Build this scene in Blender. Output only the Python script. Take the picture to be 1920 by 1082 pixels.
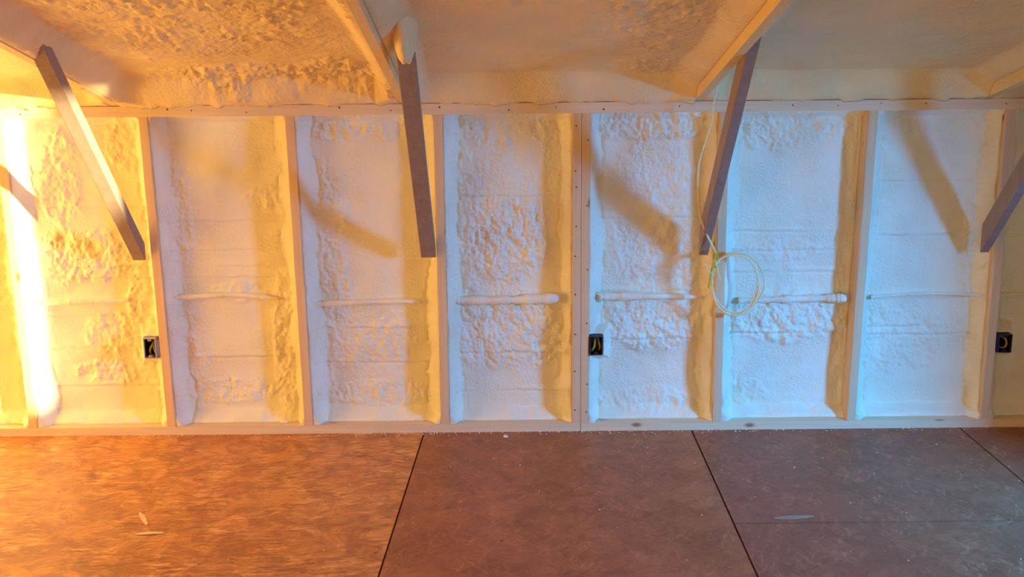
import bpy, math, random
import numpy as np
from mathutils import Vector, Matrix

sc = bpy.context.scene
for o in list(bpy.data.objects):
    bpy.data.objects.remove(o)
COL = sc.collection
R = math.radians

# ------------------------------------------------------------------ camera
cam_d = bpy.data.cameras.new('camera')
cam = bpy.data.objects.new('camera', cam_d)
COL.objects.link(cam)
F, PITCH, YAW, ROLL = 2011.8, 0.2202, 0.0018, -0.0089
cp, sp, cy, sy = math.cos(PITCH), math.sin(PITCH), math.cos(YAW), math.sin(YAW)
fw = Vector((sy * cp, cy * cp, -sp)); rt0 = Vector((cy, -sy, 0)); up0 = rt0.cross(fw)
rt = math.cos(ROLL) * rt0 + math.sin(ROLL) * up0
up = -math.sin(ROLL) * rt0 + math.cos(ROLL) * up0
m = Matrix((rt, up, -fw)).transposed().to_4x4()
m.translation = Vector((-0.3052, -4.5624, 1.6808))
cam.matrix_world = m
cam_d.sensor_width = 36.0
cam_d.lens = F / 1920 * 36.0
cam_d.clip_start = 0.05
sc.camera = cam

# ------------------------------------------------------------------ world, sun, daylight and added fills at the openings, exposure
w = bpy.data.worlds.new('sky'); sc.world = w; w.use_nodes = True
w.node_tree.nodes['Background'].inputs[0].default_value = (0.45, 0.62, 1.0, 1)
w.node_tree.nodes['Background'].inputs[1].default_value = 0.3


def light(name, typ, loc, energy, color, size=None, direction=None, size_y=None, spread=None):
    d = bpy.data.lights.new(name, typ); d.energy = energy; d.color = color
    if typ == 'AREA':
        d.shape = 'RECTANGLE'; d.size = size; d.size_y = size_y or size
        if spread: d.spread = R(spread)
    if typ == 'SUN': d.angle = size
    o = bpy.data.objects.new(name, d); COL.objects.link(o); o.location = loc
    o.rotation_euler = Vector(direction).to_track_quat('-Z', 'Y').to_euler()
    return o


SUN_DIR = (-1.0, 0.60, -0.05)
light('low_sun', 'SUN', (6, -5, 1.5), 23, (1.0, 0.86, 0.42), 0.02, SUN_DIR)
# cool daylight outside the opening in the right gable wall
light('cool_daylight', 'AREA', (3.15, -2.42, 1.75), 1080, (0.0, 0.36, 1.0), 0.9, (-1, 0.0, 0.0), 1.2)
# added warm fill for sun bounce, outside the opening in the left gable wall
light('warm_bounce_fill', 'AREA', (-3.75, -1.25, 0.85), 50, (1.0, 0.55, 0.05), 1.4, (1, 0.25, -0.08), 1.1)
# added soft fill through the opening behind the camera
light('rear_fill', 'AREA', (-0.3, -7.3, 1.2), 50, (1.0, 0.72, 0.20), 3.0, (0, 1, -0.02), 1.3)

vs = sc.view_settings
vs.view_transform = 'Standard'; vs.look = 'None'; vs.gamma = 1.0; vs.use_curve_mapping = False
vs.exposure = 0.14
sc.cycles.max_bounces = 10
sc.cycles.diffuse_bounces = 6

# ------------------------------------------------------------------ dimensions (metres)
STUD_B = [-3.05, -2.448, -1.828, -1.213, -0.601, 0.004, 0.616, 1.219, 1.820, 2.43]   # stud centre at the bottom plate
STUD_T = [-3.05, -2.455, -1.843, -1.227, -0.602, 0.003, 0.606, 1.233, 1.812, 2.42]   # and at the top plate
RAFT = [-3.15, -1.950, -0.746, 0.494, 1.710, 2.525]
PZ, TZ, TT = 0.038, 1.412, 1.458        # top of bottom plate, underside and top of top plate
SW = 0.0381
DEPTH = 0.14
SLOPE = 0.25


# ------------------------------------------------------------------ materials
def mat(name, rough=0.7, spec=0.3):
    mt = bpy.data.materials.new(name); mt.use_nodes = True
    nt = mt.node_tree; b = nt.nodes['Principled BSDF']
    b.inputs['Roughness'].default_value = rough
    b.inputs['Specular IOR Level'].default_value = spec
    return mt, nt, b


def N(nt, t, **kw):
    n = nt.nodes.new(t)
    for k, v in kw.items():
        if k in n.inputs: n.inputs[k].default_value = v
        else: setattr(n, k, v)
    return n


def ramp(nt, src, stops):
    r = nt.nodes.new('ShaderNodeValToRGB'); e = r.color_ramp.elements
    while len(e) < len(stops): e.new(0.5)
    for i, (p, c) in enumerate(stops):
        e[i].position = p; e[i].color = (*c, 1) if len(c) == 3 else c
    nt.links.new(src, r.inputs[0]); return r


def mixc(nt, fac, a, b):
    x = nt.nodes.new('ShaderNodeMix'); x.data_type = 'RGBA'
    for sock, v in ((x.inputs[0], fac), (x.inputs[6], a), (x.inputs[7], b)):
        if isinstance(v, (int, float)): sock.default_value = v
        elif isinstance(v, tuple): sock.default_value = (*v, 1)
        else: nt.links.new(v, sock)
    return x.outputs[2]


def bump(nt, b, src, strength, dist):
    n = nt.nodes.new('ShaderNodeBump'); n.inputs['Strength'].default_value = strength
    n.inputs['Distance'].default_value = dist
    nt.links.new(src, n.inputs['Height']); nt.links.new(n.outputs[0], b.inputs['Normal'])


def coords(nt, scale=(1, 1, 1), rot=(0, 0, 0)):
    tc = nt.nodes.new('ShaderNodeTexCoord'); mp = nt.nodes.new('ShaderNodeMapping')
    mp.inputs['Scale'].default_value = scale; mp.inputs['Rotation'].default_value = rot
    nt.links.new(tc.outputs['Object'], mp.inputs[0]); return mp.outputs[0]


def foam_material(name, c1, c2, fine=0.5):
    mt, nt, b = mat(name, 0.50, 0.40)
    v = coords(nt)
    n1 = N(nt, 'ShaderNodeTexNoise', Scale=5.0, Detail=4.0); nt.links.new(v, n1.inputs['Vector'])
    r = ramp(nt, n1.outputs[0], [(0.3, c1), (0.7, c2)])
    nt.links.new(r.outputs[0], b.inputs['Base Color'])
    n2 = N(nt, 'ShaderNodeTexNoise', Scale=95.0, Detail=3.0, Roughness=0.6); nt.links.new(v, n2.inputs['Vector'])
    n3 = N(nt, 'ShaderNodeTexNoise', Scale=7.0, Detail=2.0); nt.links.new(v, n3.inputs['Vector'])
    r3 = ramp(nt, n3.outputs[0], [(0.42, (0.12,) * 3), (0.62, (1,) * 3)])
    mu = N(nt, 'ShaderNodeMath', operation='MULTIPLY'); nt.links.new(n2.outputs[0], mu.inputs[0]); nt.links.new(r3.outputs[0], mu.inputs[1])
    bump(nt, b, mu.outputs[0], fine, 0.018)
    return mt


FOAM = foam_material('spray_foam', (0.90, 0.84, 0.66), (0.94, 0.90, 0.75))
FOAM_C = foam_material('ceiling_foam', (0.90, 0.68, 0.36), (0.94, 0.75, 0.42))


def wood(name, c1, c2, axis, rough=0.65, knots=True):
    mt, nt, b = mat(name, rough, 0.3)
    sc_ = [38.0, 38.0, 38.0]; sc_['xyz'.index(axis)] = 1.6
    v = coords(nt, tuple(sc_))
    n1 = N(nt, 'ShaderNodeTexNoise', Scale=1.0, Detail=5.0, Roughness=0.6, Distortion=0.6); nt.links.new(v, n1.inputs['Vector'])
    r = ramp(nt, n1.outputs[0], [(0.25, c1), (0.75, c2)])
    col = r.outputs[0]
    if knots:
        s2 = [9.0, 9.0, 9.0]; s2['xyz'.index(axis)] = 4.0
        v2 = coords(nt, tuple(s2))
        oi = nt.nodes.new('ShaderNodeObjectInfo'); sh = N(nt, 'ShaderNodeVectorMath', operation='MULTIPLY_ADD')
        nt.links.new(oi.outputs['Random'], sh.inputs[0]); sh.inputs[1].default_value = (37.0, 53.0, 71.0); nt.links.new(v2, sh.inputs[2]); v2 = sh.outputs[0]
        vo = N(nt, 'ShaderNodeTexVoronoi', Scale=1.0); nt.links.new(v2, vo.inputs['Vector'])
        r2 = ramp(nt, vo.outputs['Distance'], [(0.05, (1,) * 3), (0.13, (0,) * 3)])
        col = mixc(nt, r2.outputs[0], col, (0.36, 0.17, 0.08))
    nt.links.new(col, b.inputs['Base Color'])
    bump(nt, b, n1.outputs[0], 0.25, 0.002)
    return mt


PINE_Z = wood('pine_upright', (0.70, 0.48, 0.28), (0.82, 0.60, 0.38), 'z')
PINE_X = wood('pine_lengthwise', (0.74, 0.56, 0.36), (0.86, 0.68, 0.46), 'x')
PINE_Y = wood('pine_rafter', (0.80, 0.58, 0.27), (0.90, 0.69, 0.36), 'y')
BRACE = wood('weathered_grey_wood', (0.26, 0.185, 0.160), (0.36, 0.265, 0.225), 'z', 0.5, False)


def plain(name, c, rough=0.6, metal=0.0, noise=0.08, nscale=40.0):
    mt, nt, b = mat(name, rough, 0.4)
    n1 = N(nt, 'ShaderNodeTexNoise', Scale=nscale, Detail=3.0); nt.links.new(coords(nt), n1.inputs['Vector'])
    r = ramp(nt, n1.outputs[0], [(0.3, tuple(x * (1 - noise) for x in c)), (0.7, tuple(min(1, x * (1 + noise)) for x in c))])
    nt.links.new(r.outputs[0], b.inputs['Base Color']); b.inputs['Metallic'].default_value = metal
    return mt


CABLE = plain('pale_yellow_cable_sheath', (0.90, 0.78, 0.46), 0.35)
CABLE_Y = plain('yellow_cable_sheath', (0.62, 0.50, 0.04), 0.35)
BOX_GREY = plain('grey_box_plastic', (0.48, 0.46, 0.50), 0.4)
BOX_BLUE = plain('dark_blue_box_plastic', (0.015, 0.025, 0.09), 0.35)
BOX_DARK = plain('dark_box_inside', (0.012, 0.012, 0.016), 0.5)
STEEL = plain('nail_steel', (0.10, 0.08, 0.07), 0.5, 0.4)
SHEATH = plain('wall_sheathing', (0.50, 0.34, 0.20), 0.8)
CRUMB = plain('foam_crumb', (0.90, 0.82, 0.68), 0.8)
CHIP = plain('wood_chip', (0.82, 0.60, 0.30), 0.6)
PAPER = plain('pale_tape', (0.40, 0.27, 0.20), 0.6)


def osb_material():
    mt, nt, b = mat('osb_board', 0.52, 0.35)
    tc = nt.nodes.new('ShaderNodeTexCoord'); L = nt.links.new
    P = tc.outputs['Object']

    def math_(op, a, c, d=None):
        n = N(nt, 'ShaderNodeMath', operation=op)
        for i, q in enumerate((a, c, d)):
            if q is None: continue
            if isinstance(q, (int, float)): n.inputs[i].default_value = q
            else: L(q, n.inputs[i])
        return n.outputs[0]
    sep = nt.nodes.new('ShaderNodeSeparateXYZ'); L(P, sep.inputs[0])
    left = math_('LESS_THAN', math_('MULTIPLY_ADD', sep.outputs[1], -0.035, sep.outputs[0]), -0.6945)           # left board is yellower and flakier, with the warm light's brightness in its colour
    right = math_('GREATER_THAN', sep.outputs[0], 0.497)  # right boards coloured darker for the light falling off there
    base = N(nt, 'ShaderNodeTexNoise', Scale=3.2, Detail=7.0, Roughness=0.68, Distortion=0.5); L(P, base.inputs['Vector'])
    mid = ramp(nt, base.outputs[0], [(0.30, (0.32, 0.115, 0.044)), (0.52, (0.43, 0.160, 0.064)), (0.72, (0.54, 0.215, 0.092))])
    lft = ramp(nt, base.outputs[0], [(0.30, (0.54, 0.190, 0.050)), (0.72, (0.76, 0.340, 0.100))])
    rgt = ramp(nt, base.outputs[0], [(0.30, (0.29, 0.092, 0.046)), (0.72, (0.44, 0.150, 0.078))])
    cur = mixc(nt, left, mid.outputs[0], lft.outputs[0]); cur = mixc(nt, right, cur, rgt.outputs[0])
    warp = N(nt, 'ShaderNodeTexNoise', Scale=6.0, Detail=3.0); L(P, warp.inputs['Vector'])
    hsum = None
    notleft = math_('SUBTRACT', 1.0, left)
    pn = N(nt, 'ShaderNodeTexNoise', Scale=5.0, Detail=4.0, Roughness=0.6); L(P, pn.inputs['Vector'])
    patch = ramp(nt, pn.outputs[0], [(0.38, (.18,) * 3), (0.60, (.95,) * 3)])
    H, V_ = left, notleft            # strands lie along the wall on the left board, every way on the others
    for i, (ang, sx, sy, th, amt, c, off, who) in enumerate((
            (0.05, 9, 60, .64, .85, (0.90, 0.54, 0.20), 0.0, H), (-0.35, 13, 80, .66, .75, (0.80, 0.42, 0.16), 3.7, H),
            (0.50, 12, 75, .66, .75, (0.84, 0.46, 0.17), 8.1, H), (0.12, 11, 60, .66, .8, (0.30, 0.085, 0.025), 21.9, H),
            (1.15, 11, 50, .66, .42, (0.66, 0.29, 0.15), 13.3, V_), (2.0, 12, 48, .66, .40, (0.62, 0.27, 0.14), 5.3, V_),
            (-0.5, 13, 55, .67, .36, (0.60, 0.26, 0.13), 17.1, V_), (0.7, 10, 40, .66, .40, (0.19, 0.060, 0.032), 31.9, V_),
            (1.6, 10, 36, .66, .40, (0.20, 0.064, 0.034), 41.9, V_))):
        vm = N(nt, 'ShaderNodeVectorMath', operation='MULTIPLY_ADD')
        L(warp.outputs['Color'], vm.inputs[0]); vm.inputs[1].default_value = (0.07, 0.07, 0); L(P, vm.inputs[2])
        mp = nt.nodes.new('ShaderNodeMapping'); mp.vector_type = 'TEXTURE'
        mp.inputs['Location'].default_value = (off, off * .7, 0)
        mp.inputs['Rotation'].default_value = (0, 0, ang)
        mp.inputs['Scale'].default_value = (1 / sx, 1 / sy, 1)
        L(vm.outputs[0], mp.inputs[0])
        n1 = N(nt, 'ShaderNodeTexNoise', Scale=1.0, Detail=2.5, Roughness=0.55); n1.normalize = True; L(mp.outputs[0], n1.inputs['Vector'])
        r = ramp(nt, n1.outputs[0], [(th - .085, (0, 0, 0)), (th - .035, (1, 1, 1))])
        f = math_('MULTIPLY', math_('MULTIPLY', r.outputs[0], who), math_('MULTIPLY', patch.outputs[0], amt))
        cur = mixc(nt, f, cur, c)
        hsum = f if hsum is None else math_('ADD', hsum, f)
    # large soft stains of damp and dust
    st_ = N(nt, 'ShaderNodeTexNoise', Scale=9.0, Detail=6.0, Roughness=0.7, Distortion=0.8); L(P, st_.inputs['Vector'])
    rs_ = ramp(nt, st_.outputs[0], [(0.40, (0.55,) * 3), (0.58, (0,) * 3)])
    cur = mixc(nt, rs_.outputs[0], cur, (0.24, 0.080, 0.036))
    vd = N(nt, 'ShaderNodeTexVoronoi', Scale=6.0); L(P, vd.inputs['Vector'])
    rd = ramp(nt, vd.outputs['Distance'], [(0.022, (0.8,) * 3), (0.045, (0,) * 3)])
    cur = mixc(nt, rd.outputs[0], cur, (0.06, 0.025, 0.015))
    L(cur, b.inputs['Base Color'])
    bump(nt, b, hsum, 0.25, 0.002)
    return mt


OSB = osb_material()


# ------------------------------------------------------------------ mesh helpers
def link_mesh(name, verts, faces, material, parent=None, smooth=False, origin=None):
    me = bpy.data.meshes.new(name)
    verts = np.asarray(verts, dtype=float)
    if origin is None:
        origin = (0, 0, 0)
    verts = verts - np.array(origin)
    me.from_pydata([tuple(v) for v in verts], [], faces)
    me.materials.append(material)
    if smooth:
        me.polygons.foreach_set('use_smooth', [True] * len(me.polygons))
    me.update()
    o = bpy.data.objects.new(name, me); COL.objects.link(o)
    o.location = origin
    if parent is not None:
        o.parent = parent
        o.location = Vector(origin) - Vector(parent['_at']) if '_at' in parent else origin
    return o


def tag(o, label=None, cat=None, group=None, kind=None):
    if label: o['label'] = label
    if cat: o['category'] = cat
    if group: o['group'] = group
    if kind: o['kind'] = kind
    return o


def thing(name, loc, label, cat, group=None):
    o = bpy.data.objects.new(name, None); COL.objects.link(o); o.location = loc
    o.empty_display_size = 0.05
    return tag(o, label, cat, group)


def child(name, verts, faces, material, parent, smooth=False):
    """a part in world coordinates, hung under its thing"""
    o = link_mesh(name, verts, faces, material, None, smooth, origin=parent_loc(parent))
    o.parent = parent; o.location = (0, 0, 0)
    return o


def parent_loc(p):
    v = Vector((0, 0, 0))
    while p is not None:
        v += p.location; p = p.parent
    return v


def hexa(c):
    """8 corners: bottom ring 0-3 (ccw seen from above), top ring 4-7"""
    return list(c), [(3, 2, 1, 0), (4, 5, 6, 7), (0, 1, 5, 4), (1, 2, 6, 5), (2, 3, 7, 6), (3, 0, 4, 7)]


def box(x0, x1, y0, y1, z0, z1):
    return hexa([(x0, y0, z0), (x1, y0, z0), (x1, y1, z0), (x0, y1, z0), (x0, y0, z1), (x1, y0, z1), (x1, y1, z1), (x0, y1, z1)])


def join(*parts):
    V, Fc = [], []
    for v, f in parts:
        k = len(V); V += list(v); Fc += [tuple(i + k for i in q) for q in f]
    return V, Fc


def rounded_bar(profile_pts, p0, p1, ax_u, ax_v, segs=24, wob=0.0, seed=0):
    """sweep a closed profile (u,v) from p0 to p1"""
    rnd = random.Random(seed)
    p0, p1, ax_u, ax_v = map(Vector, (p0, p1, ax_u, ax_v))
    n = len(profile_pts); V = []; Fc = []
    for s in range(segs + 1):
        t = s / segs; c = p0.lerp(p1, t)
        ju, jv = (rnd.uniform(-wob, wob), rnd.uniform(-wob, wob)) if 0 < s < segs else (0, 0)
        for u, v in profile_pts:
            V.append(tuple(c + ax_u * (u + ju) + ax_v * (v + jv)))
    for s in range(segs):
        for i in range(n):
            j = (i + 1) % n
            Fc.append((s * n + i, s * n + j, (s + 1) * n + j, (s + 1) * n + i))
    Fc.append(tuple(range(n))[::-1]); Fc.append(tuple(segs * n + i for i in range(n)))
    return V, Fc


def rect_profile(wu, wv, r=0.003):
    a, b_ = wu / 2, wv / 2; pts = []
    for cx, cyy, a0 in ((a - r, b_ - r, 0), (-a + r, b_ - r, 90), (-a + r, -b_ + r, 180), (a - r, -b_ + r, 270)):
        for k in range(3):
            an = R(a0 + 45 * k); pts.append((cx + r * math.cos(an), cyy + r * math.sin(an)))
    return pts


def catmull(pts, per=10):
    pts = [Vector(p) for p in pts]; out = []
    P = [pts[0] * 2 - pts[1]] + pts + [pts[-1] * 2 - pts[-2]]
    for i in range(1, len(P) - 2):
        for k in range(per):
            t = k / per; a, b_, c, d = P[i - 1], P[i], P[i + 1], P[i + 2]
            out.append(0.5 * ((2 * b_) + (c - a) * t + (2 * a - 5 * b_ + 4 * c - d) * t * t + (3 * b_ - a - 3 * c + d) * t ** 3))
    out.append(P[-2]); return out


def tube(path, rad, n=10, closed=False, flat=1.0):
    V, Fc = [], []
    m_ = len(path); prev = Vector((0.31, 0.87, 0.38))
    for i, p in enumerate(path):
        a = path[(i - 1) % m_] if (closed or i > 0) else path[0]
        b_ = path[(i + 1) % m_] if (closed or i < m_ - 1) else path[-1]
        t = (b_ - a).normalized(); u = (prev - t * prev.dot(t)).normalized(); prev = u; v = t.cross(u)
        r = rad(i / max(1, m_ - 1), i) if callable(rad) else rad
        for k in range(n):
            an = 2 * math.pi * k / n
            V.append(tuple(p + u * (r * math.cos(an)) + v * (r * flat * math.sin(an))))
    rng = m_ if closed else m_ - 1
    for i in range(rng):
        j = (i + 1) % m_
        for k in range(n):
            l = (k + 1) % n
            Fc.append((i * n + k, i * n + l, j * n + l, j * n + k))
    if not closed:
        Fc.append(tuple(range(n))[::-1]); Fc.append(tuple((m_ - 1) * n + k for k in range(n)))
    return V, Fc


# ------------------------------------------------------------------ noise on arrays
def lattice(seed, n=256):
    return np.random.RandomState(seed).rand(n, n)


def vnoise(x, y, seed):
    L = lattice(seed); n = L.shape[0]
    xi = np.floor(x).astype(int); yi = np.floor(y).astype(int); fx = x - xi; fy = y - yi
    fx = fx * fx * (3 - 2 * fx); fy = fy * fy * (3 - 2 * fy)
    a = L[xi % n, yi % n]; b_ = L[(xi + 1) % n, yi % n]; c = L[xi % n, (yi + 1) % n]; d = L[(xi + 1) % n, (yi + 1) % n]
    return (a * (1 - fx) + b_ * fx) * (1 - fy) + (c * (1 - fx) + d * fx) * fy


def fbm(x, y, seed, octs=4, gain=0.5):
    s = 0; a = 1; t = 0
    for i in range(octs):
        s = s + a * vnoise(x * 2 ** i + 17.3 * i, y * 2 ** i + 5.1 * i, seed + i); t += a; a *= gain
    return s / t


def worley(x, y, seed):
    A = lattice(seed); B = lattice(seed + 77); n = 256
    xi = np.floor(x).astype(int); yi = np.floor(y).astype(int); best = np.full(x.shape, 9.0)
    for dx in (-1, 0, 1):
        for dy in (-1, 0, 1):
            cx = xi + dx; cyy = yi + dy
            px = cx + A[cx % n, cyy % n]; py = cyy + B[cx % n, cyy % n]
            best = np.minimum(best, (px - x) ** 2 + (py - y) ** 2)
    return np.sqrt(best)


def sstep(a, b_, x):
    t = np.clip((x - a) / (b_ - a), 0, 1); return t * t * (3 - 2 * t)


def grid_faces(nu, nv):
    i = np.arange(nu - 1)[:, None] * nv + np.arange(nv - 1)[None, :]
    i = i.ravel(); return np.stack([i, i + nv, i + nv + 1, i + 1], 1)


def solid_sheet(front, back, flip=False):
    """front, back: (nu,nv,3) arrays -> closed solid: detailed front, skirt and a plain back"""
    nu, nv, _ = front.shape
    V = front.reshape(-1, 3); Fc = [tuple(f) for f in grid_faces(nu, nv)]
    ring = [i * nv for i in range(nu)] + [(nu - 1) * nv + j for j in range(1, nv)] + [i * nv + nv - 1 for i in range(nu - 2, -1, -1)] + [j for j in range(nv - 2, 0, -1)]
    bk = back.reshape(-1, 3)[ring]; k = len(V); n = len(ring)
    V = np.vstack([V, bk])
    for a in range(n):
        b_ = (a + 1) % n
        Fc.append((ring[b_], ring[a], k + a, k + b_))
    Fc.append(tuple(k + a for a in range(n))[::-1])
    if flip: Fc = [f[::-1] for f in Fc]
    return V, Fc


def popcorn(x, y, seed, cell=0.013):
    wx = x + 0.006 * (fbm(x / 0.03, y / 0.03, seed + 5, 2) - 0.5); wy = y + 0.006 * (fbm(x / 0.03, y / 0.03, seed + 9, 2) - 0.5)
    w1 = worley(wx / cell, wy / cell, seed + 1)
    w2 = worley(wx / (cell * 2.1), wy / (cell * 2.1), seed + 2)
    k = fbm(x / cell * .55, y / cell * .55, seed + 12, 3, .6)
    return (1 - np.clip(w1, 0, 1) ** 1.5) * 0.55 + (1 - np.clip(w2, 0, 1) ** 1.5) * 0.45 + 2.2 * (k - .5)


# ------------------------------------------------------------------ the room shell
def struct(name, vf, material, smooth=False):
    o = link_mesh(name, vf[0], vf[1], material, None, smooth); o['kind'] = 'structure'; return o


LX, RX, BY = -3.4, 2.55, -7.0
RIDGE = -3.5


def roof_z(y): return TT + SLOPE * (-y if y > RIDGE else (y - BY))


# floor: tongue and groove boards with open joints, cut around their real joint lines
def floor_mesh():
    g = 0.0035
    parts = []
    cols = [(-3.4, None), (-0.722, 0.035), (0.497, 0.010), (1.706, 0.002), (RX, 0.0)]
    stag = {0: (-2.5,), 1: (-3.1,), 2: (-0.971, -3.41), 3: (-2.2,)}
    for i in range(4):
        x0, s0 = cols[i]; x1, s1 = cols[i + 1]
        s0 = s0 or 0; s1 = s1 or 0
        cuts = [0.14] + list(stag[i]) + [BY]
        for k in range(len(cuts) - 1):
            ya, yb = cuts[k] - (g * 0.9 if k else 0), cuts[k + 1] + (g * 0.9 if k < len(cuts) - 2 else 0)
            f0 = lambda y: x0 + s0 * (y + 0.7) + (g if i else 0)
            f1 = lambda y: x1 + s1 * (y + 0.7) - (g if i < 3 else 0)
            parts.append(hexa([(f0(yb), yb, -0.018), (f1(yb), yb, -0.018), (f1(ya), ya, -0.018), (f0(ya), ya, -0.018),
                               (f0(yb), yb, 0), (f1(yb), yb, 0), (f1(ya), ya, 0), (f0(ya), ya, 0)]))
    return join(*parts)


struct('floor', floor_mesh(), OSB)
DARKJ = plain('dark_joist_wood', (0.03, 0.018, 0.012), 0.9)
struct('trim_1', box(LX, RX, BY, 0.14, -0.06, -0.0185), DARKJ)

struct('wall_back', box(LX, RX, DEPTH + 0.001, DEPTH + 0.013, -0.06, TT + 0.25), SHEATH)


def wall_with_hole(x0, x1, holes):
    """gable wall slab in the y-z plane with rectangular openings"""
    ys = sorted({BY, RIDGE, DEPTH + 0.013} | {h[0] for h in holes} | {h[1] for h in holes})
    parts = []
    for a, b_ in zip(ys[:-1], ys[1:]):
        top_a, top_b = roof_z(min(a, 0)) + 0.16, roof_z(min(b_, 0)) + 0.16
        hs = [h for h in holes if h[0] <= a + 1e-6 and h[1] >= b_ - 1e-6]
        z = -0.06
        for h in hs:
            parts.append(box(x0, x1, a, b_, z, h[2])); z = h[3]
        parts.append(hexa([(x0, a, z), (x1, a, z), (x1, b_, z), (x0, b_, z), (x0, a, top_a), (x1, a, top_a), (x1, b_, top_b), (x0, b_, top_b)]))
    return join(*parts)


COOL = (-2.25, -1.52, 0.60, 1.34)
SUNW = (-3.75, -2.90, 0.38, 1.75)
WARM = (-2.1, -0.45, 0.25, 1.5)  # opening added to let the warm fill in
struct('wall_right', wall_with_hole(RX, RX + 0.22, [COOL, SUNW]), SHEATH)
struct('wall_left', wall_with_hole(LX - 0.22, LX, [WARM]), SHEATH)


def rear_wall():
    return join(box(LX, RX, BY - 0.15, BY, -0.06, 0.5), box(LX, RX, BY - 0.15, BY, 1.45, TT + 0.2),
                box(LX, -2.0, BY - 0.15, BY, 0.5, 1.45), box(1.4, RX, BY - 0.15, BY, 0.5, 1.45))


struct('wall_front', rear_wall(), SHEATH)
# unseen slab added outside to shade the smaller right-hand opening from the sun
struct('sun_blocker', box(4.4, 4.5, -3.65, -2.2, -0.06, 2.2), SHEATH)
# roof deck over the rafters, both slopes
dk = 0.16
deck = join(
    hexa([(LX, RIDGE, roof_z(RIDGE) + dk), (RX, RIDGE, roof_z(RIDGE) + dk), (RX, 0.153, TT - SLOPE * 0.153 + dk), (LX, 0.153, TT - SLOPE * 0.153 + dk),
          (LX, RIDGE, roof_z(RIDGE) + dk + .02), (RX, RIDGE, roof_z(RIDGE) + dk + .02), (RX, 0.153, TT - SLOPE * 0.153 + dk + .02), (LX, 0.153, TT - SLOPE * 0.153 + dk + .02)]),
    hexa([(LX, BY - .15, TT + dk - .03), (RX, BY - .15, TT + dk - .03), (RX, RIDGE, roof_z(RIDGE) + dk), (LX, RIDGE, roof_z(RIDGE) + dk),
          (LX, BY - .15, TT + dk), (RX, BY - .15, TT + dk), (RX, RIDGE, roof_z(RIDGE) + dk + .02), (LX, RIDGE, roof_z(RIDGE) + dk + .02)]))
struct('ceiling', deck, SHEATH)


# ------------------------------------------------------------------ framing of the knee wall
def stud_x(k, z):
    t = (z - PZ) / (TZ - PZ); return STUD_B[k] * (1 - t) + STUD_T[k] * t


def stud_solid(xb, xt, wdt=SW, seed=0):
    rnd = random.Random(seed)
    pts = rect_profile(wdt, DEPTH, 0.0025)
    V, Fc = [], []
    segs = 30
    for s in range(segs + 1):
        t = s / segs; z = PZ + (TZ - PZ) * t
        dx = 0 if s in (0, segs) else 0.0006 * math.sin(s * 0.9 + seed) + rnd.uniform(-.0003, .0003)
        for u, v in pts:
            V.append((xb * (1 - t) + xt * t + u + dx, DEPTH / 2 + v, z))
    n = len(pts)
    for s in range(segs):
        for i in range(n):
            j = (i + 1) % n; Fc.append((s * n + i, s * n + j, (s + 1) * n + j, (s + 1) * n + i))
    Fc.append(tuple(range(n))[::-1]); Fc.append(tuple(segs * n + i for i in range(n)))
    return V, Fc


STUD_LABELS = {
    0: 'pine wall stud off the left edge of the frame',
    1: 'leftmost wall stud in sight, glowing in the strip of direct sunlight',
    2: 'pine wall stud that carries the foot of the sunlit brace and the grey-rimmed outlet box',
    3: 'pine wall stud with no brace, between the sunlit brace and the middle left brace',
    4: 'pine wall stud meeting the foot of the brace with the foam lump at its top',
    5: 'left board of the double wall stud in the middle of the wall',
    6: 'pine wall stud behind the hanging coil of yellow cable',
    7: 'wall stud without a brace in the blue light, right of the cable coil',
    8: 'pine wall stud at the foot of the rightmost brace, beside the rightmost outlet box',
    9: 'pine wall stud off the right edge of the frame'}
stud_objs = {}
for k in range(len(STUD_B)):
    wx = 0.0185 if k == 5 else 0
    t = thing('wall_stud', (STUD_B[k] - wx, 0.07, PZ), STUD_LABELS[k], 'wall stud', 'pine studs of the low wall') if k == 5 else None
    if k in (0, 9): pass
    v, f = stud_solid(STUD_B[k] - wx, STUD_T[k] - wx, SW if k != 5 else 0.0365, seed=k)
    if k != 5:
        o = link_mesh('wall_stud', v, f, PINE_Z, origin=(STUD_B[k], 0.07, PZ)); tag(o, STUD_LABELS[k], 'wall stud', 'pine studs of the low wall')
        stud_objs[k] = o
    else:
        child('board', v, f, PINE_Z, t); stud_objs[5] = t
# right-hand board of the double stud
t2 = thing('wall_stud', (STUD_B[5] + 0.0185, 0.07, PZ), 'right board of the double wall stud, nailed beside the dark outlet box', 'wall stud', 'pine studs of the low wall')
v, f = stud_solid(STUD_B[5] + 0.0187, STUD_T[5] + 0.0187, 0.0365, seed=55); child('board', v, f, PINE_Z, t2)


def disc(cx, cyy, cz, r, axis='y', d=0.0015, n=10):
    pts = []
    for s in (0, 1):
        for k in range(n):
            a = 2 * math.pi * k / n
            pts.append((cx + r * math.cos(a), cyy - d * s, cz + r * math.sin(a)))
    Fc = [(i, (i + 1) % n, n + (i + 1) % n, n + i) for i in range(n)] + [tuple(range(n))[::-1], tuple(range(n, 2 * n))]
    return pts, [q[::-1] for q in Fc]


for tt, off, zs in ((t, 0, None), (stud_objs[5], -0.024, (1.36, 1.17, 1.10, 0.93, 0.80, 0.63, 0.45, 0.28, 0.10)), (t2, 0.026, (1.30, 1.02, 0.74, 0.50, 0.22, 0.09))):
    if zs is None: continue
    for z in zs:
        v, f = disc(stud_x(5, z) + off + random.Random(int(z * 100)).uniform(-.003, .003), 0.0001, z, 0.0035); child('nail_head', v, f, STEEL, tt)

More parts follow.
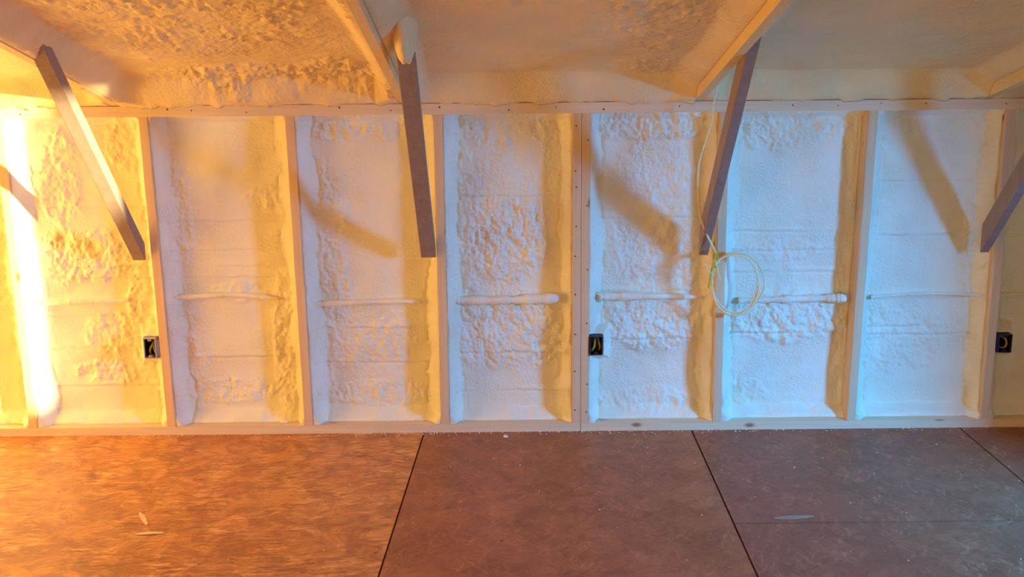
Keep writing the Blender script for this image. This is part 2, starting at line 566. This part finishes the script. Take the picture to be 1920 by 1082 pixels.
# plates
v, f = box(LX + .002, 0.0035, 0.0, DEPTH, 0.0, PZ - 0.0002)
tag(link_mesh('bottom_plate', v, f, PINE_X, origin=(-1.7, .07, 0)), 'left length of the pine bottom plate, lying along the floor under the warm-lit bays', 'wall plate', 'bottom plates')
v, f = box(0.0055, RX - .002, 0.0, DEPTH, 0.0, PZ - 0.0002)
tag(link_mesh('bottom_plate', v, f, PINE_X, origin=(1.7, .07, 0)), 'right length of the pine bottom plate, lying along the floor under the blue-lit bays', 'wall plate', 'bottom plates')
tp = thing('top_plate', (0, 0.07, TZ), 'long horizontal pine top plate across the heads of the studs', 'wall plate')
v, f = box(LX + .002, RX - .002, 0.0, DEPTH, TZ + .0002, TT - .001); child('board', v, f, PINE_X, tp)
rnd = random.Random(4)
for i in range(19):
    x = -2.3 + i * 0.24 + rnd.uniform(-.10, .10)
    v, f = disc(x, 0.0001, TZ + rnd.uniform(0.014, 0.036), rnd.uniform(0.0025, 0.0045)); child('nail_head', v, f, STEEL, tp)

# ------------------------------------------------------------------ foam fills between the studs
# per bay: left cove depth, right cove depth, popcorn patches (u, z, radius_u, radius_z, strength), ledge heights
BAY = {
    0: dict(l=.02, r=.03, pop=[(.4, .9, .2, .4, 1)], ledge=[.5, .9]),
    1: dict(l=.012, r=.015, pop=[(.17, 1.15, .1, .2, .9), (.25, .80, .28, .12, 1), (.35, .45, .12, .1, .9), (.3, .27, .14, .06, 1), (.48, 1.3, .08, .14, .7), (.48, .5, .06, .3, 1)], ledge=[1.02, .75, .70, .53, .38, .20]),
    2: dict(l=.008, r=.02, pop=[(.08, .35, .07, .22, 1), (.08, 1.0, .05, .25, .8), (.3, .63, .12, .05, .8), (.45, 1.05, .1, .06, .8), (.50, .35, .06, .35, 1), (.2, .18, .25, .06, .9)], ledge=[.95, .82, .75, .70, .33]),
    3: dict(l=.008, r=.02, pop=[(.27, 1.36, .3, .07, 1.1), (.10, .98, .09, .22, 1), (.1, .65, .09, .2, 1), (.25, .40, .22, .16, .7), (.30, .16, .25, .06, .9)], ledge=[.46, .30]),
    4: dict(l=.008, r=.05, pop=[(.25, .85, .22, .2, 1.2), (.25, 1.34, .25, .07, .9), (.28, .45, .28, .2, 1.0), (.08, .9, .07, .4, .7), (.3, 1.1, .25, .2, .5)], ledge=[.34, .16, 1.05]),
    5: dict(l=.006, r=.045, pop=[(.25, 1.36, .3, .07, 1.6), (.3, .48, .25, .13, 1.1), (.35, .85, .25, .3, .7), (.3, 1.15, .2, .15, .6), (.3, .12, .25, .06, .7)], ledge=[.40, .62, .95]),
    6: dict(l=.006, r=.085, pop=[(.25, 1.34, .26, .10, 1.4), (.30, .50, .28, .12, 1.2), (.25, .80, .22, .05, .6), (.1, .15, .12, .06, .8)], ledge=[.88, .80, .42, .70]),
    7: dict(l=.008, r=.03, pop=[(.12, 1.35, .14, .08, .8), (.40, 1.33, .12, .08, .9), (.50, .95, .05, .4, .7), (.22, .40, .22, .16, .7)], ledge=[1.10, .86, .45, .41]),
    8: dict(l=.01, r=.03, pop=[(.3, .3, .2, .2, .7)], ledge=[.5, .86, 1.1]),
}
BAY_LABELS = {
    0: 'foam fill glowing in direct sun, cut off by the left edge of the photo',
    1: 'bright yellow foam fill behind the sunlit brace, right of the leftmost stud',
    2: 'smooth cream foam fill right of the sunlit brace, without a brace in front',
    3: 'foam fill behind the brace that has a foam lump at its top',
    4: 'foam fill left of the double stud, with a rounded tube end sticking out',
    5: 'foam fill right of the double stud, crossed by a slanting shadow',
    6: 'blue-lit foam fill right of the hanging cable coil, knobbly in its top corner',
    7: 'blue-lit foam fill left of the rightmost brace, with a steep brace shadow',
    8: 'dim purple foam fill cut off by the right edge of the photo'}
FULL = 0.100
POCKETS = [(-1.893, 0.406, 0.054, 0.092), (0.072, 0.399, 0.056, 0.086), (1.875, 0.391, 0.060, 0.082)]   # room left for the outlet boxes
PIPE_Z = {0: .592, 1: .600, 2: .619, 3: .586, 4: .594, 5: .603, 6: .581, 7: .595, 8: .590}

for k in range(9):
    cfg = BAY[k]; vis = k not in (0,)
    du = 0.0042 if vis else 0.01
    halfL = SW / 2 + (0.018 if k == 5 else 0); halfR = SW / 2 + (0.018 if k == 4 else 0)
    W = 0.5716 - (0.018 if k in (4, 5) else 0)
    nu = int(W / du); nz = int((TZ - PZ) / du)
    z = np.linspace(PZ, TZ, nz)[None, :].repeat(nu, 0)
    uu = np.linspace(0, 1, nu)[:, None].repeat(nz, 1)
    tz = (z - PZ) / (TZ - PZ)
    xl = STUD_B[k] * (1 - tz) + STUD_T[k] * tz + halfL; xr = STUD_B[k + 1] * (1 - tz) + STUD_T[k + 1] * tz - halfR
    x = xl + (xr - xl) * uu; u = x - xl; ur = xr - x
    sd = 100 * (k + 1)
    # coves climbing the studs
    wl = 0.060 + 0.035 * (fbm(z / 0.16, z * 0 + 3, sd, 3) - 0.5) + 0.018 * (fbm(z / 0.03, u / 0.08, sd + 3, 2) - 0.5)
    wr = 0.055 + 0.050 * (fbm(z / 0.14, z * 0 + 9, sd + 11, 3) - 0.5) + 0.022 * (fbm(z / 0.025, u / 0.08, sd + 13, 2) - 0.5)
    dl = cfg['l'] + 0.012 * (fbm(z / 0.05, z * 0, sd + 20, 3)); dr = cfg['r'] + 0.02 * (fbm(z / 0.06, z * 0, sd + 21, 3) - .3)
    prof_l = np.clip(u / np.maximum(wl, .02), 0, 1.0); prof_r = np.clip(ur / np.maximum(wr, .02), 0, 1.0)
    d = FULL - (FULL - dl) * (1 - sstep(0, 1, prof_l)) ** 1.0 - (FULL - dr) * (1 - sstep(0.0, 1, prof_r)) ** 1.2
    # cove at top and bottom
    hz = z - PZ; ht = TZ - z
    d -= 0.050 * (1 - sstep(0, 0.055, hz + 0.02 * (fbm(u / .07, z * 0, sd + 30, 3) - .5))) + 0.030 * (1 - sstep(0, 0.035, ht))
    # undulating body, horizontal passes of the spray gun
    amp = sstep(0, 0.05, np.minimum(u, ur))
    d += amp * 0.016 * (fbm(u / 0.22, z / 0.13, sd + 40, 3) - 0.5)
    for i, lz in enumerate(cfg['ledge']):
        zz = z - (lz + 0.012 * (fbm(u / 0.12, z * 0 + i, sd + 50 + i, 3) - 0.5))
        fade = sstep(.25, .6, fbm(u / 0.14, z * 0 + 7 * i, sd + 60 + i, 2) + 0.12) * amp
        d += fade * (0.0055 * np.exp(-(zz / 0.0045) ** 2) - 0.0045 * np.exp(-((zz - 0.014) / 0.012) ** 2))
    cove = np.maximum(1 - sstep(.8, 1.6, u / wl), 1 - sstep(.8, 1.6, ur / wr)) * sstep(.002, .012, np.minimum(u, ur))
    d -= cove * 0.018 * (fbm(u / .020, z / .060, sd + 75, 4) - .5)
    # creases along the coves
    for (uc, s_, dist) in ((wl * 1.02, 1, u), (wr * 1.05, 2, ur)):
        cr = sstep(.50, .70, fbm(z / 0.07, z * 0 + s_, sd + 70 + s_, 3))
        d += cr * 0.007 * np.exp(-((dist - uc) / 0.006) ** 2)
    # knobbly patches
    mask = np.zeros_like(d)
    for (pu, pz, ru, rz, st) in cfg['pop']:
        q = ((u - pu) / ru) ** 2 + ((z - pz) / rz) ** 2 + 0.9 * (fbm(u / 0.06, z / 0.06, sd + 80, 3) - 0.5)
        mask = np.maximum(mask, st * (1 - sstep(0.6, 1.3, q)))
    mask = mask * (0.6 + 0.4 * fbm(u / .05, z / .05, sd + 85, 2)) + 0.06
    cz_ = 0.021 if k in (5, 6) else 0.018
    d -= mask * 0.0135 * popcorn(u, z * 0.85, sd + 90, cz_) * sstep(0, .012, np.minimum(u, ur))
    d -= 0.0012 * (fbm(u / 0.008, z / 0.008, sd + 95, 2) - 0.5)
    # foam swelling around the run of tube
    pz_ = PIPE_Z[k] + 0.008 * (fbm(u / 0.15, z * 0, sd + 99, 2) - .5)
    d -= 0.010 * np.exp(-((z - pz_) / 0.014) ** 2) * (0.6 + .6 * fbm(u / .06, z * 0, sd + 98, 2)) * amp
    d = np.clip(d, 0.004, DEPTH - .01)
    for (bx_, bz_, bw_, bh_) in POCKETS:
        # foam packed up around the box
        edge = np.maximum(np.maximum(abs(x - bx_) - bw_ / 2, abs(z - bz_) - bh_ / 2), 0) + 0.010 * (fbm(u / .025, z / .025, sd + 66, 3) - .5)
        d = np.minimum(d, 0.010 + np.maximum(edge - .006, 0) * 2.2 + .012 * fbm(u / .02, z / .02, sd + 67, 2))
        d = np.where((abs(x - bx_) < bw_ / 2 + .003) & (abs(z - bz_) < bh_ / 2 + .003), np.maximum(d, .070), d)
    front = np.stack([x, d, z], 2); back = np.stack([x, np.full_like(d, DEPTH - 0.0005), z], 2)
    V, Fc = solid_sheet(front, back, flip=False)
    o = link_mesh('foam_fill', V, Fc, FOAM, smooth=True, origin=(STUD_B[k] + 0.3, 0.1, PZ))
    tag(o, BAY_LABELS[k], 'spray foam', 'foam fills between the wall studs')

# ------------------------------------------------------------------ rafters and ceiling foam
RAFT_LABELS = ['rafter off the left of the photo', 'leftmost rafter in sight, foam-smeared, running down to the top plate behind the sunlit brace',
               'rafter with the foam-lumped brace fixed to it', 'orange-sided rafter behind the hanging cable, its bare edge dropping to the top plate',
               'rafter cut off by the right edge of the photo, only its lower end showing', 'rafter off the right of the photo']
cs = 1 / math.sqrt(1 + SLOPE ** 2)
for i, rx in enumerate(RAFT):
    pr = [(-SW / 2, 0), (SW / 2, 0), (SW / 2, 0.14), (-SW / 2, 0.14)]
    V = []; Fc = []
    segs = 40; y0, y1 = -0.0, RIDGE + .02
    prof = [(-SW / 2 + .002, 0), (SW / 2 - .002, 0), (SW / 2, .002), (SW / 2, 0.155), (-SW / 2, 0.155), (-SW / 2, .002)]
    for s in range(segs + 1):
        y = 0.10 + (y1 - 0.10) * s / segs
        for a, b_ in prof: V.append((rx + a, y, TT + max(SLOPE * -y, 0) + (b_ if y <= 0 or b_ < .1 else b_ - SLOPE * y)))
    n = len(prof)
    for s in range(segs):
        for a in range(n):
            j = (a + 1) % n; Fc.append((s * n + a, s * n + j, (s + 1) * n + j, (s + 1) * n + a))
    Fc.append(tuple(range(n))[::-1]); Fc.append(tuple(segs * n + a for a in range(n)))
    o = link_mesh('rafter', V, [q[::-1] for q in Fc], PINE_Y, origin=(rx, 0, TT)); tag(o, RAFT_LABELS[i], 'rafter', 'roof rafters')

CB = {
    0: dict(l=.03, r=.02, amp=.8, pop=[]),
    1: dict(l=.004, r=.012, amp=1, pop=[(.75, .16, .65, .14, 2.0), (1.05, .20, .25, .2, 2.0), (.45, .75, .6, .35, .9), (.2, 1.3, .5, .5, .9), (.8, 1.3, .5, .3, 1.0)]),
    2: dict(l=.03, r=.045, amp=1, pop=[(.45, 1.25, .3, .25, .8), (.95, 1.0, .2, .5, .8), (1.0, .2, .15, .12, .9)]),
    3: dict(l=.05, r=.05, amp=1, pop=[(.1, .3, .1, .3, .3)]),
    4: dict(l=.04, r=.03, amp=1, pop=[]),
}
CB_LABELS = ['ceiling foam left of the leftmost rafter in sight', 'rough golden ceiling foam between the two left rafters',
             'brownish ceiling foam in the middle, between the lumped brace and the orange rafter',
             'smooth mauve ceiling foam right of the orange-sided rafter', 'ceiling foam off the upper right corner']
for i in range(5):
    cfg = CB[i]; a, b_ = RAFT[i] + SW / 2, RAFT[i + 1] - SW / 2
    st = 0.0055 if i in (1, 2, 3) else 0.02
    OUT = 2.9
    nu = int((b_ - a) / st)
    vv = np.concatenate([np.linspace(0, 0.12, 30)[:-1], np.linspace(0.12, 2.2, int(2.08 / st))[:-1], np.linspace(2.2, OUT, 30)])
    nv = len(vv)
    v = vv[None, :].repeat(nu, 0); u = np.linspace(0, b_ - a, nu)[:, None].repeat(nv, 1); ur = (b_ - a) - u
    sd = 2000 + 100 * i
    full = 0.105
    wl = 0.11 + .05 * (fbm(v / .2, v * 0, sd, 3) - .5); wr = 0.10 + .05 * (fbm(v / .2, v * 0 + 5, sd + 1, 3) - .5)
    d = full - (full - cfg['l']) * (1 - sstep(0, 1, np.clip(u / wl, 0, 1))) - (full - cfg['r']) * (1 - sstep(0, 1, np.clip(ur / wr, 0, 1)))
    d = d - (full - .0) * (1 - sstep(0.0, 0.10, v + .03 * (fbm(u / .2, v * 0, sd + 2, 3) - .5) * sstep(0, .02, v))) 
    amp = sstep(0, .1, np.minimum(u, ur)) * sstep(0, .15, v)
    d += amp * 0.03 * (fbm(u / .45, v / .3, sd + 3, 4) - .5)
    mask = np.zeros_like(d)
    for (pu, pv, ru, rv, s_) in cfg['pop']:
        q = ((u - pu) / ru) ** 2 + ((v - pv) / rv) ** 2 + 1.4 * (fbm(u / .12, v / .12, sd + 4, 3) - .5)
        mask = np.maximum(mask, s_ * (1 - sstep(.5, 1.3, q)))
    mask = mask * (0.55 + .6 * sstep(.35, .6, fbm(u / .10, v / .07, sd + 8, 3))) + .10
    d -= mask * 0.010 * popcorn(u, v, sd + 9, 0.016) * sstep(.0, .03, np.minimum(u, ur))
    d -= 0.0015 * (fbm(u / .012, v / .012, sd + 12, 2) - .5)
    d = np.clip(d, 0.0, .15)
    zz = TT + SLOPE * v + d
    # the first rows turn down to the plate and lean back over it
    front = np.stack([a + u, -v + 0.012 * np.exp(-v / .01), zz], 2)
    spill = fbm(u / .05, v * 0 + 2, sd + 14, 4)
    front[..., 1] -= np.exp(-v / .012) * 0.026 * np.clip(spill - .33, 0, 1) * 1.6
    front[..., 2] -= np.exp(-v / .010) * 0.016 * np.clip(spill - .42, 0, 1) * 2
    back = np.stack([a + u, -v + 0.012 * np.exp(-v / .01), TT + SLOPE * v + .158], 2)
    V, Fc = solid_sheet(front, back, flip=False)
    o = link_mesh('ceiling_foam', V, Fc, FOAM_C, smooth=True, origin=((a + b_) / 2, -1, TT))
    tag(o, CB_LABELS[i], 'spray foam', 'foam fills between the rafters')

# ------------------------------------------------------------------ diagonal braces
BR = [
    (-1.906, .056, .052, 'sunlit grey wooden brace at the left, a bright sun streak down its edge'),
    (-0.6570, .064, .040, 'dark grey wooden brace left of centre with a foam lump over its top'),
    (0.5330, .040, .086, 'dark grey wooden brace beside the hanging yellow cable'),
    (1.7490, .038, .086, 'dark brace at the right edge of the photo, only its lower half in sight')]
brace_objs = []
for i, (bx, BW, BT, lab) in enumerate(BR):
    up_ = BT / 2 / 0.678
    foot = Vector((bx, -0.004, 0.802 + up_)); reach = (0.93, 0.86, 0.97, 0.97)[i]
    head = Vector((bx, -reach - .004, 0.802 + up_ + reach * 1.083))
    d_ = (head - foot).normalized(); nrm = Vector((0, -d_.z, d_.y)).normalized()   # in the y-z plane, square to the brace
    t = thing('diagonal_brace', (bx, 0, 0.80), lab, 'brace', 'diagonal braces between studs and rafters')
    prof = rect_profile(BW, BT, 0.003)
    # plumb cut at the foot: start points follow the wall plane
    V, Fc = [], []
    segs = 30; n = len(prof)
    for s in range(segs + 1):
        for a, b_ in prof:
            p = foot.lerp(head, s / segs) + Vector((a, 0, 0)) + nrm * b_
            if s == 0:
                p = p + d_ * ((-0.003 - p.y) / d_.y)
            V.append(tuple(p))
    for s in range(segs):
        for a in range(n):
            j = (a + 1) % n; Fc.append((s * n + a, s * n + j, (s + 1) * n + j, (s + 1) * n + a))
    Fc.append(tuple(range(n))[::-1]); Fc.append(tuple(segs * n + a for a in range(n)))
    child('board', V, Fc, BRACE, t)
    brace_objs.append((t, foot, head, d_, nrm))


def blob(center, axes, seed, lump=0.25, cell=0.02, n=28, drip=None):
    V, Fc = [], []
    rs = n
    th = np.linspace(0, math.pi, n)[:, None].repeat(rs, 1); ph = np.linspace(0, 2 * math.pi, rs, endpoint=False)[None, :].repeat(n, 0)
    X = np.sin(th) * np.cos(ph); Y = np.sin(th) * np.sin(ph); Z = np.cos(th)
    rr = 1 + lump * (fbm(X * 1.7 + 9 + Z, Y * 1.7 + 9 + Z * .7, seed, 3) - .5) * 2 - lump * .5 * worley(X * 2.2 + 20 + Z, Y * 2.2 + 20 - Z, seed + 3)
    P = np.stack([X * rr * axes[0] + center[0], Y * rr * axes[1] + center[1], Z * rr * axes[2] + center[2]], 2).reshape(-1, 3)
    for i in range(n - 1):
        for j in range(rs):
            l = (j + 1) % rs; Fc.append((i * rs + j, (i + 1) * rs + j, (i + 1) * rs + l, i * rs + l))
    return P, Fc


# foam overspray on the heads of the braces
t, foot, head, d_, nrm = brace_objs[1]
c = foot + d_ * 1.19
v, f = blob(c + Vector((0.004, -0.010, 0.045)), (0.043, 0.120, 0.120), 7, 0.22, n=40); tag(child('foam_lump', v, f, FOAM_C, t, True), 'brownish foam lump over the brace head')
v, f = blob(c + Vector((-0.006, 0.062, -0.040)), (0.022, 0.020, 0.016), 17, 0.5); tag(child('foam_drip', v, f, FOAM, t, True), 'pale foam drip')
v, f = blob(c + Vector((0.018, 0.050, -0.030)), (0.018, 0.022, 0.014), 19, 0.5); tag(child('foam_drip', v, f, FOAM, t, True), 'pale foam drip')
t, foot, head, d_, nrm = brace_objs[0]
c = foot + d_ * 1.23
v, f = blob(c + Vector((-0.004, 0.0, 0.035)), (0.050, 0.115, 0.085), 27, 0.22, n=40); tag(child('foam_lump', v, f, FOAM_C, t, True), 'golden foam smear over the brace head')

# ------------------------------------------------------------------ foam-coated tubes across the bays
PIPES = {
    1: ([(-2.418, .085, .593), (-2.30, .080, .596), (-2.189, .078, .600), (-1.99, .080, .606)], .010, 'foam-crusted tube run across the yellow bay, left of the grey-rimmed outlet box', False),
    2: ([(-1.805, .045, .619), (-1.763, .072, .618), (-1.526, .080, .625), (-1.33, .082, .604)], .011, 'foam-crusted tube across the smooth cream bay, dark stub at its left end', False),
    3: ([(-1.190, .060, .581), (-1.15, .074, .581), (-0.913, .078, .588), (-0.70, .080, .588)], .012, 'foam-crusted tube across the bay under the lumped brace', False),
    4: ([(-0.575, .050, .594), (-0.51, .066, .594), (-0.297, .070, .592), (-0.100, .060, .600)], .015, 'foam-crusted tube ending in a white rounded tip beside the double stud', True),
    5: ([(0.070, .050, .603), (0.129, .068, .605), (0.366, .072, .602), (0.55, .082, .593)], .014, 'foam-crusted tube starting at the double stud and tapering towards the cable coil', False),
    6: ([(0.655, .085, .575), (0.864, .076, .581), (1.077, .068, .588), (1.168, .050, .590)], .013, 'foam-crusted tube in the blue bay behind the coil, blunt white tip at its right', True),
    7: ([(1.245, .088, .582), (1.456, .084, .597), (1.60, .080, .600), (1.79, .045, .598)], .0065, 'thin foam-crusted tube across the bay left of the rightmost brace', False),
    8: ([(1.85, .085, .586), (1.977, .082, .594), (2.3, .082, .59)], .009, 'foam-crusted tube at the right edge of the photo', False)}
for k, (pts, r0, lab, tip) in PIPES.items():
    t = thing('foam_coated_tube', pts[0], lab, 'tube', 'foam-coated tubes between the studs')
    path = catmull(pts, 16); rn = random.Random(k)
    ph = rn.uniform(0, 6)

    def rad(s, i, r0=r0, ph=ph, tip=tip, k=k):
        base = 1.22 * r0 * (1 + .22 * math.sin(i * .55 + ph) * math.sin(i * .21 + ph) + .10 * math.sin(i * 1.7 + ph))
        if tip: base *= (0.8 + 0.45 * s)
        elif k == 5: base *= 1.15 - 0.75 * s ** 2
        else: base *= 1.05 - .35 * s
        return base
    cut = int(len(path) * 0.10)
    body = path[cut:]
    v, f = tube(body, rad, 14); child('foam_crust', v, f, FOAM, t, True)
    stub = path[:cut + 3]
    v, f = tube(stub, lambda s, i, r0=r0: r0 * (0.62 + .25 * s), 12)
    tag(child('bare_stub', v, f, plain('tan_stub_%d' % k, (0.52, 0.36, 0.22), 0.7), t, True), 'tan stub')
    if tip:
        e = path[-1]; v, f = blob(e, (r0 * 1.15, r0 * 1.35, r0 * 1.35), 300 + k, 0.06, n=18)
        tag(child('rounded_tip', v, f, plain('white_tip_%d' % k, (0.92, 0.90, 0.86), 0.5), t, True), 'white rounded tip')

# ------------------------------------------------------------------ outlet boxes
BOXES = [
    (-1.893, 0.406, 0.054, 0.092, BOX_GREY, 'outlet box with a pale grey rim on the left, yellow cable inside', 'a'),
    (0.072, 0.399, 0.056, 0.086, BOX_BLUE, 'dark outlet box against the right side of the double stud', 'b'),
    (1.875, 0.391, 0.060, 0.082, BOX_BLUE, 'dark outlet box near the right edge, a loop of cable inside', 'c')]
for bx, bz, bw, bh, bm, lab, kind in BOXES:
    t = thing('outlet_box', (bx, 0, bz), lab, 'outlet box', 'outlet boxes')
    x0, x1, z0, z1 = bx - bw / 2, bx + bw / 2, bz - bh / 2, bz + bh / 2
    yF, yB, th = -0.008, 0.065, 0.0035
    shell = join(box(x0, x0 + th, yF, yB, z0, z1), box(x1 - th, x1, yF, yB, z0, z1), box(x0 + th, x1 - th, yF, yB, z0, z0 + th),
                 box(x0 + th, x1 - th, yF, yB, z1 - th, z1))
    child('shell', shell[0], shell[1], bm, t)
    inn = join(box(x0 + th, x1 - th, yB - .003, yB, z0 + th, z1 - th), box(x0 + th, x0 + th + .001, yF + .008, yB, z0 + th, z1 - th), box(x1 - th - .001, x1 - th, yF + .008, yB, z0 + th, z1 - th))
    child('dark_inside', inn[0], inn[1], BOX_DARK, t)
    # screw ears at top and bottom of the mouth
    for s in (1, -1):
        zc = bz + s * (bh / 2 - 0.008)
        e = box(bx - 0.007, bx + 0.007, yF + .001, yF + .012, zc - .0055, zc + .0055); e1 = child('screw_ear', e[0], e[1], bm, t)
        v, f = disc(bx, yF + .001, zc, 0.0026, d=.001); child('screw_hole', v, f, BOX_DARK, e1)
    if kind == 'a':
        runs = [[(bx + .012, .05, bz + .035), (bx + .006, .02, bz + .015), (bx - .006, .012, bz - .012), (bx - .012, .03, bz - .034)],
                [(bx + .004, .05, bz + .030), (bx + .010, .02, bz + .0), (bx + .017, .012, bz - .02), (bx + .016, .03, bz - .034)]]
    elif kind == 'b':
        runs = [[(bx - .006, .05, bz + .032), (bx - .005, .014, bz + .018), (bx - .008, .010, bz - .008), (bx - .018, .02, bz - .030)],
                [(bx + .010, .05, bz + .030), (bx + .014, .016, bz + .01), (bx + .018, .012, bz - .012), (bx + .016, .03, bz - .030)]]
    else:
        runs = [[(bx - .012, .05, bz + .026), (bx + .004, .014, bz + .022), (bx + .014, .010, bz + .0), (bx + .006, .012, bz - .022), (bx - .010, .04, bz - .026)]]
    for r_ in runs:
        v, f = tube(catmull(r_, 10), 0.0048, 10, flat=0.6); child('yellow_cable', v, f, CABLE_Y, t, True)
    # nailing bracket towards the stud
    sdx = 1 if kind == 'a' else -1
    if kind == 'a': br_ = box(x1, -1.849, .004, .03, z0 + .01, z1 - .01)
    elif kind == 'b': br_ = box(.0425, x0, .004, .03, z0 + .01, z1 - .01)
    else: br_ = box(1.8385, x0, -.004, .02, z0 + .01, z1 - .01)
    child('side_bracket', br_[0], br_[1], bm, t)

# ------------------------------------------------------------------ hanging cable with coil
t = thing('cable_coil', (0.583, -0.06, 0.80), 'pale yellow cable hanging from the ceiling, wound into a coil at its end', 'cable')
lead = [(0.548, -0.14, 1.60), (0.538, -0.135, 1.50), (0.531, -0.13, 1.44), (0.523, -0.13, 1.37), (0.488, -0.13, 1.246), (0.478, -0.125, 1.156), (0.492, -0.11, 1.008), (0.524, -0.10, 0.914), (0.574, -0.075, 0.822)]
v, f = tube(catmull(lead, 14), 0.0058, 10, flat=.7); child('hanging_lead', v, f, CABLE, t, True)
cc = Vector((0.668, -0.045, 0.682))
loops = [(0.0, 0.0, .098, .128, 0.10, 0.0), (0.008, -0.004, .103, .137, -0.16, .010), (-0.004, -.004, .096, .130, -.05, -.008)]
for i, (dx, dz, ra, rb, rot, dy) in enumerate(loops):
    path = []
    for s in range(72):
        a = 2 * math.pi * s / 72
        ex, ez = ra * math.cos(a), rb * math.sin(a)
        # pinch the loop where it is tied (upper left)
        k_ = math.exp(-((a - 2.55) / 0.6) ** 2)
        ex = ex * (1 + .15 * k_) ; ez = ez * (1 + 0.22 * k_)
        if i == 1: ex += 0.014 * math.exp(-((a - 0.05) / .5) ** 2) + 0.014 * math.exp(-((a - 6.28) / .5) ** 2)
        path.append(cc + Vector((dx + ex * math.cos(rot) - ez * math.sin(rot), dy + 0.008 * math.sin(2 * a + i) - .012, dz + ex * math.sin(rot) + ez * math.cos(rot))))
    v, f = tube(path, 0.0054, 10, closed=True, flat=.75); child('loop', v, f, CABLE, t, True)
# wraps that tie the coil, and the loose end
wr = []
for s in range(60):
    a = s * 0.62; wr.append(Vector((0.574 + 0.0095 * math.cos(a) + .0001 * s, -0.055 + 0.011 * math.sin(a), 0.828 - 0.0012 * s)))
v, f = tube(wr, 0.0033, 8); child('binding', v, f, CABLE_Y, t, True)
v, f = tube(catmull([(0.578, -.07, .83), (0.566, -.075, .79), (0.556, -.07, .745), (0.552, -.06, .70), (0.550, -.05, .665)], 12), 0.0040, 10)
child('loose_end', v, f, CABLE_Y, t, True)
v, f = tube(catmull([(0.566, -.07, .80), (0.580, -.08, .765), (0.588, -.07, .73), (0.596, -.06, .70)], 12), 0.0036, 10)
child('loose_end', v, f, CABLE, t, True)
v, f = tube(catmull([(0.556, -.07, .735), (0.546, -.08, .742), (0.536, -.075, .757), (0.528, -.07, .778)], 10), 0.0028, 8)
child('loose_end', v, f, CABLE, t, True)

# ------------------------------------------------------------------ litter on the floor
rnd = random.Random(11)
V, Fc = [], []
for i in range(330):
    if i < 240:
        x = rnd.uniform(-2.3, 1.9) if rnd.random() < .6 else rnd.gauss(-0.2, .6); y = -abs(rnd.gauss(0, 0.02)) - .004
    else:
        x = rnd.uniform(-2.2, 1.8); y = -rnd.uniform(0.03, 1.3)
    r = rnd.uniform(.0012, .0036) * (1.25 if i < 120 else 1)
    k = len(V)
    c = Vector((x, y, r * .5))
    for q in ((1, 0, 0), (0, 1, 0), (-1, 0, 0), (0, -1, 0), (0, 0, 1), (0, 0, -1)):
        V.append(tuple(c + Vector(q) * r * rnd.uniform(.6, 1.4) if q[2] != -1 else c + Vector((0, 0, -r * .5))))
    Fc += [tuple(k + j for j in q) for q in ((0, 1, 4), (1, 2, 4), (2, 3, 4), (3, 0, 4), (1, 0, 5), (2, 1, 5), (3, 2, 5), (0, 3, 5))]
tag(link_mesh('foam_crumbs', V, Fc, CRUMB), 'small white foam crumbs scattered on the floor along the bottom plate', 'crumbs', kind='stuff')


def sliver(x, y, L, wd, ang, material, lab, cat, name, group=None, h=.002):
    V, Fc = [], []
    n = 10; rn = random.Random(int(abs(x * 1000)))
    for s in range(n + 1):
        tt_ = s / n; half = wd / 2 * (math.sin(math.pi * min(1, max(.0, tt_ * .92 + .04))) ** .5) * rn.uniform(.85, 1.1)
        for sg, z in ((-1, .0006), (1, .0006), (1, .0006 + h), (-1, .0006 + h)):
            px, py = (tt_ - .5) * L, sg * half
            V.append((x + px * math.cos(ang) - py * math.sin(ang), y + px * math.sin(ang) + py * math.cos(ang), z + .0015 * math.sin(math.pi * tt_) * (h > .001)))
    for s in range(n):
        for a in range(4):
            j = (a + 1) % 4; Fc.append((s * 4 + a, (s + 1) * 4 + a, (s + 1) * 4 + j, s * 4 + j))
    Fc.append((0, 1, 2, 3)); Fc.append(tuple(n * 4 + a for a in (3, 2, 1, 0)))
    o = link_mesh(name, V, Fc, material, origin=(x, y, 0)); tag(o, lab, cat, group); return o


sliver(-1.665, -0.885, .125, .018, -1.05, CHIP, 'pale wood splinter standing out steeply on the orange floor board', 'wood splinter', 'wood_splinter', 'wood splinters')
sliver(-1.60, -1.01, .10, .020, 0.1, CHIP, 'flat pale wood splinter lying crosswise near the steep one', 'wood splinter', 'wood_splinter', 'wood splinters')
sliver(0.725, -0.925, .15, .030, .10, PAPER, 'pale strip of tape stuck to the floor by the cross joint', 'tape', 'tape_strip', h=.0006)
v, f = blob((-0.33, -0.075, .006), (.012, .008, .006), 5, .2, n=14)
tag(link_mesh('foam_chunk', v, f, CRUMB, smooth=True, origin=(-.33, -.075, 0)), 'small white foam chunk on the floor left of the double stud', 'foam chunk')
for o in bpy.data.objects:
    if '_at' in o: del o['_at']
